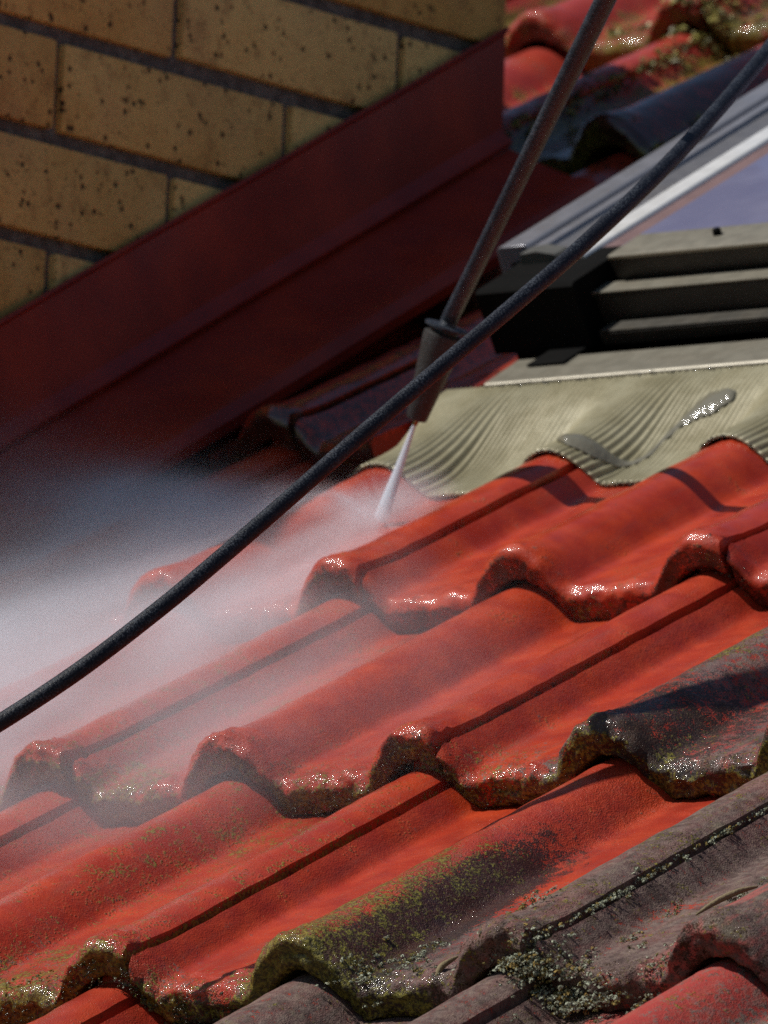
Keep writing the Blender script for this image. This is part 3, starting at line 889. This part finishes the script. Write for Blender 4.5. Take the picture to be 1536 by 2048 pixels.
for i in range(26):
    u = rl.uniform(3.18, 3.42); lv = rl.uniform(-.03, .42)
    clump(u, lv, top_n(0, u, max(0, lv)) - (.09 if lv < 0 else 0), .020, 13)
for i in range(10):
    clump(rl.uniform(3.4, 4.0), rl.uniform(.0, .2), top_n(0, 3.6, 0.1) - .0, .018, 5)
for i in range(14):
    u = rl.uniform(3.82, 4.02); clump(u, rl.uniform(-.01, .5), top_n(0, u, .1) - .0, .018, 6, rl.uniform(.4, 1))
V, F, A = flakes(items, 9, 5)
o = mesh_obj('lichen', V, F, LICHEN, tile_obj[(0, 1)], False, None, {'tint': A}); tag(o, 'dry grey lichen clumps on the nose', kind='stuff')
items = []
for i in range(24):
    clump(rl.uniform(4.05, 5.4), rl.uniform(-.85, -.02) + 0, top_n(-1, 4.6, 2.0) + .0, .02, 5)
for i in range(12):
    clump(4.18, rl.uniform(-.9, -.1), top_n(-1, 4.19, 1.7) - .03, .022, 8)
V, F, A = flakes(items, 9, 6)
o = mesh_obj('lichen', V, F, LICHEN, tile_obj[(-1, 2)], False, None, {'tint': A}); tag(o, kind='stuff')

def nose_moss(j, k, s0, s1, num, sz=.016, seed=1):
    rr = random.Random(seed * 31 + j * 5 + k); it = []
    for _ in range(num):
        s = rr.uniform(s0, s1)
        if noise.noise(Vector((s * 5, j * 3.1, k * 2.2))) + rr.uniform(-.3, .4) < 0: continue
        dep = rr.uniform(.03, .17) ; u = 2 * k + s
        v = j * G + rr.uniform(-.006, .008) + (.03 if dep < .05 else 0)
        it.append((R(u, v, prof(s) + TH - dep + .01), rr.uniform(.45, 1.1) * sz * .62 * W, .7, 0))
    V, F, A = flakes(it, 8, seed)
    o = mesh_obj('moss', V, F, WETMOSS, tile_obj[(j, k)], True, None); tag(o, kind='stuff')
nose_moss(0, 0, 1.2, 2.02, 420, .017, 1)
nose_moss(0, 1, .08, .75, 620, .020, 2)
nose_moss(1, 0, 1.3, 2.02, 260, .012, 3)
nose_moss(1, 1, .08, .80, 300, .013, 4)
nose_moss(1, -1, 1.75, 2.02, 90, .012, 5)
nose_moss(2, 0, 1.8, 2.02, 110, .011, 6)
nose_moss(2, 1, .08, .5, 140, .012, 7)

def moss_line(j, k, spots, seed):
    rr = random.Random(seed); it = []
    for (u0, v0, u1, v1, num, wd, sz) in spots:
        for _ in range(num):
            q = rr.random(); u = u0 + (u1 - u0) * q + rr.gauss(0, wd); v = v0 + (v1 - v0) * q + rr.gauss(0, wd)
            jj = math.floor(v / G); lv = v - jj * G
            it.append((R(u, v, top_n(jj, u, lv) + rr.uniform(-.01, .02)), rr.uniform(.5, 1.2) * sz * W, .7, rr.random()))
    V, F, A = flakes(it, 8, seed)
    o = mesh_obj('moss', V, F, MOSSY, tile_obj[(j, k)], False, None, {'tint': A}); tag(o, kind='stuff')
MOSSY = NT('yellow_green_moss')
_t = MOSSY; _c = _t.mix(_t.ramp(_t.attr('tint'), .2, .9), (.09, .085, .018), (.30, .27, .06))
MOSSY = _t.fin(_c, .5, 0, None, .5)
moss_line(5, -3, [(-3.85, 5.02 * G, -3.85, 5.98 * G, 150, .035, .03), (-3.55, 5.1 * G, -3.5, 5.9 * G, 60, .10, .022)], 41)
moss_line(5, -2, [(-2.66, 5.02 * G, -2.6, 5.25 * G, 70, .06, .035), (-2.5, 5.2 * G, -2.4, 5.9 * G, 60, .09, .022)], 42)
moss_line(6, -3, [(-4.12, 6.0 * G + .02, -3.7, 6.0 * G + .02, 110, .05, .035), (-4.6, 6.05 * G, -4.3, 6.15 * G, 60, .08, .028)], 43)
moss_line(6, -2, [(-3.82, 6.02 * G, -3.82, 6.8 * G, 90, .04, .03), (-3.5, 6.03 * G, -3.2, 6.3 * G, 90, .08, .028)], 44)
moss_line(0, 0, [(1.4, .10, 1.8, .16, 60, .05, .012)], 45)

# two dry twigs lying on the unwashed tiles
def twig(pts, rad, label):
    m = MB(); pp = spline([R(*p) for p in pts], 6); n_ = len(pp)
    m.tube(pp, [rad * W * (.25 + 1.2 * math.sin(math.pi * (i + .6) / (n_ + .3))) for i in range(n_)], 8)
    o = m.build('twig', WOOD, None, True, 60); tag(o, label, 'twig', 'dry twigs on the tiles')
twig([(4.47, .66, top_n(0, 4.47, .66) + .012), (4.50, .76, top_n(0, 4.5, .76) + .03), (4.53, .88, top_n(0, 4.53, .88) + .03), (4.55, .98, top_n(0, 4.55, .98) + .012)], .009, 'curved dry bark sliver lying on the unwashed grey tile')
twig([(3.66, .02, top_n(0, 3.6, .0) - .02), (3.66, .07, top_n(0, 3.6, .0) + .012), (3.67, .17, top_n(0, 3.6, .1) + .02)], .009, 'short dry twig hanging over the nose of the half washed tile')
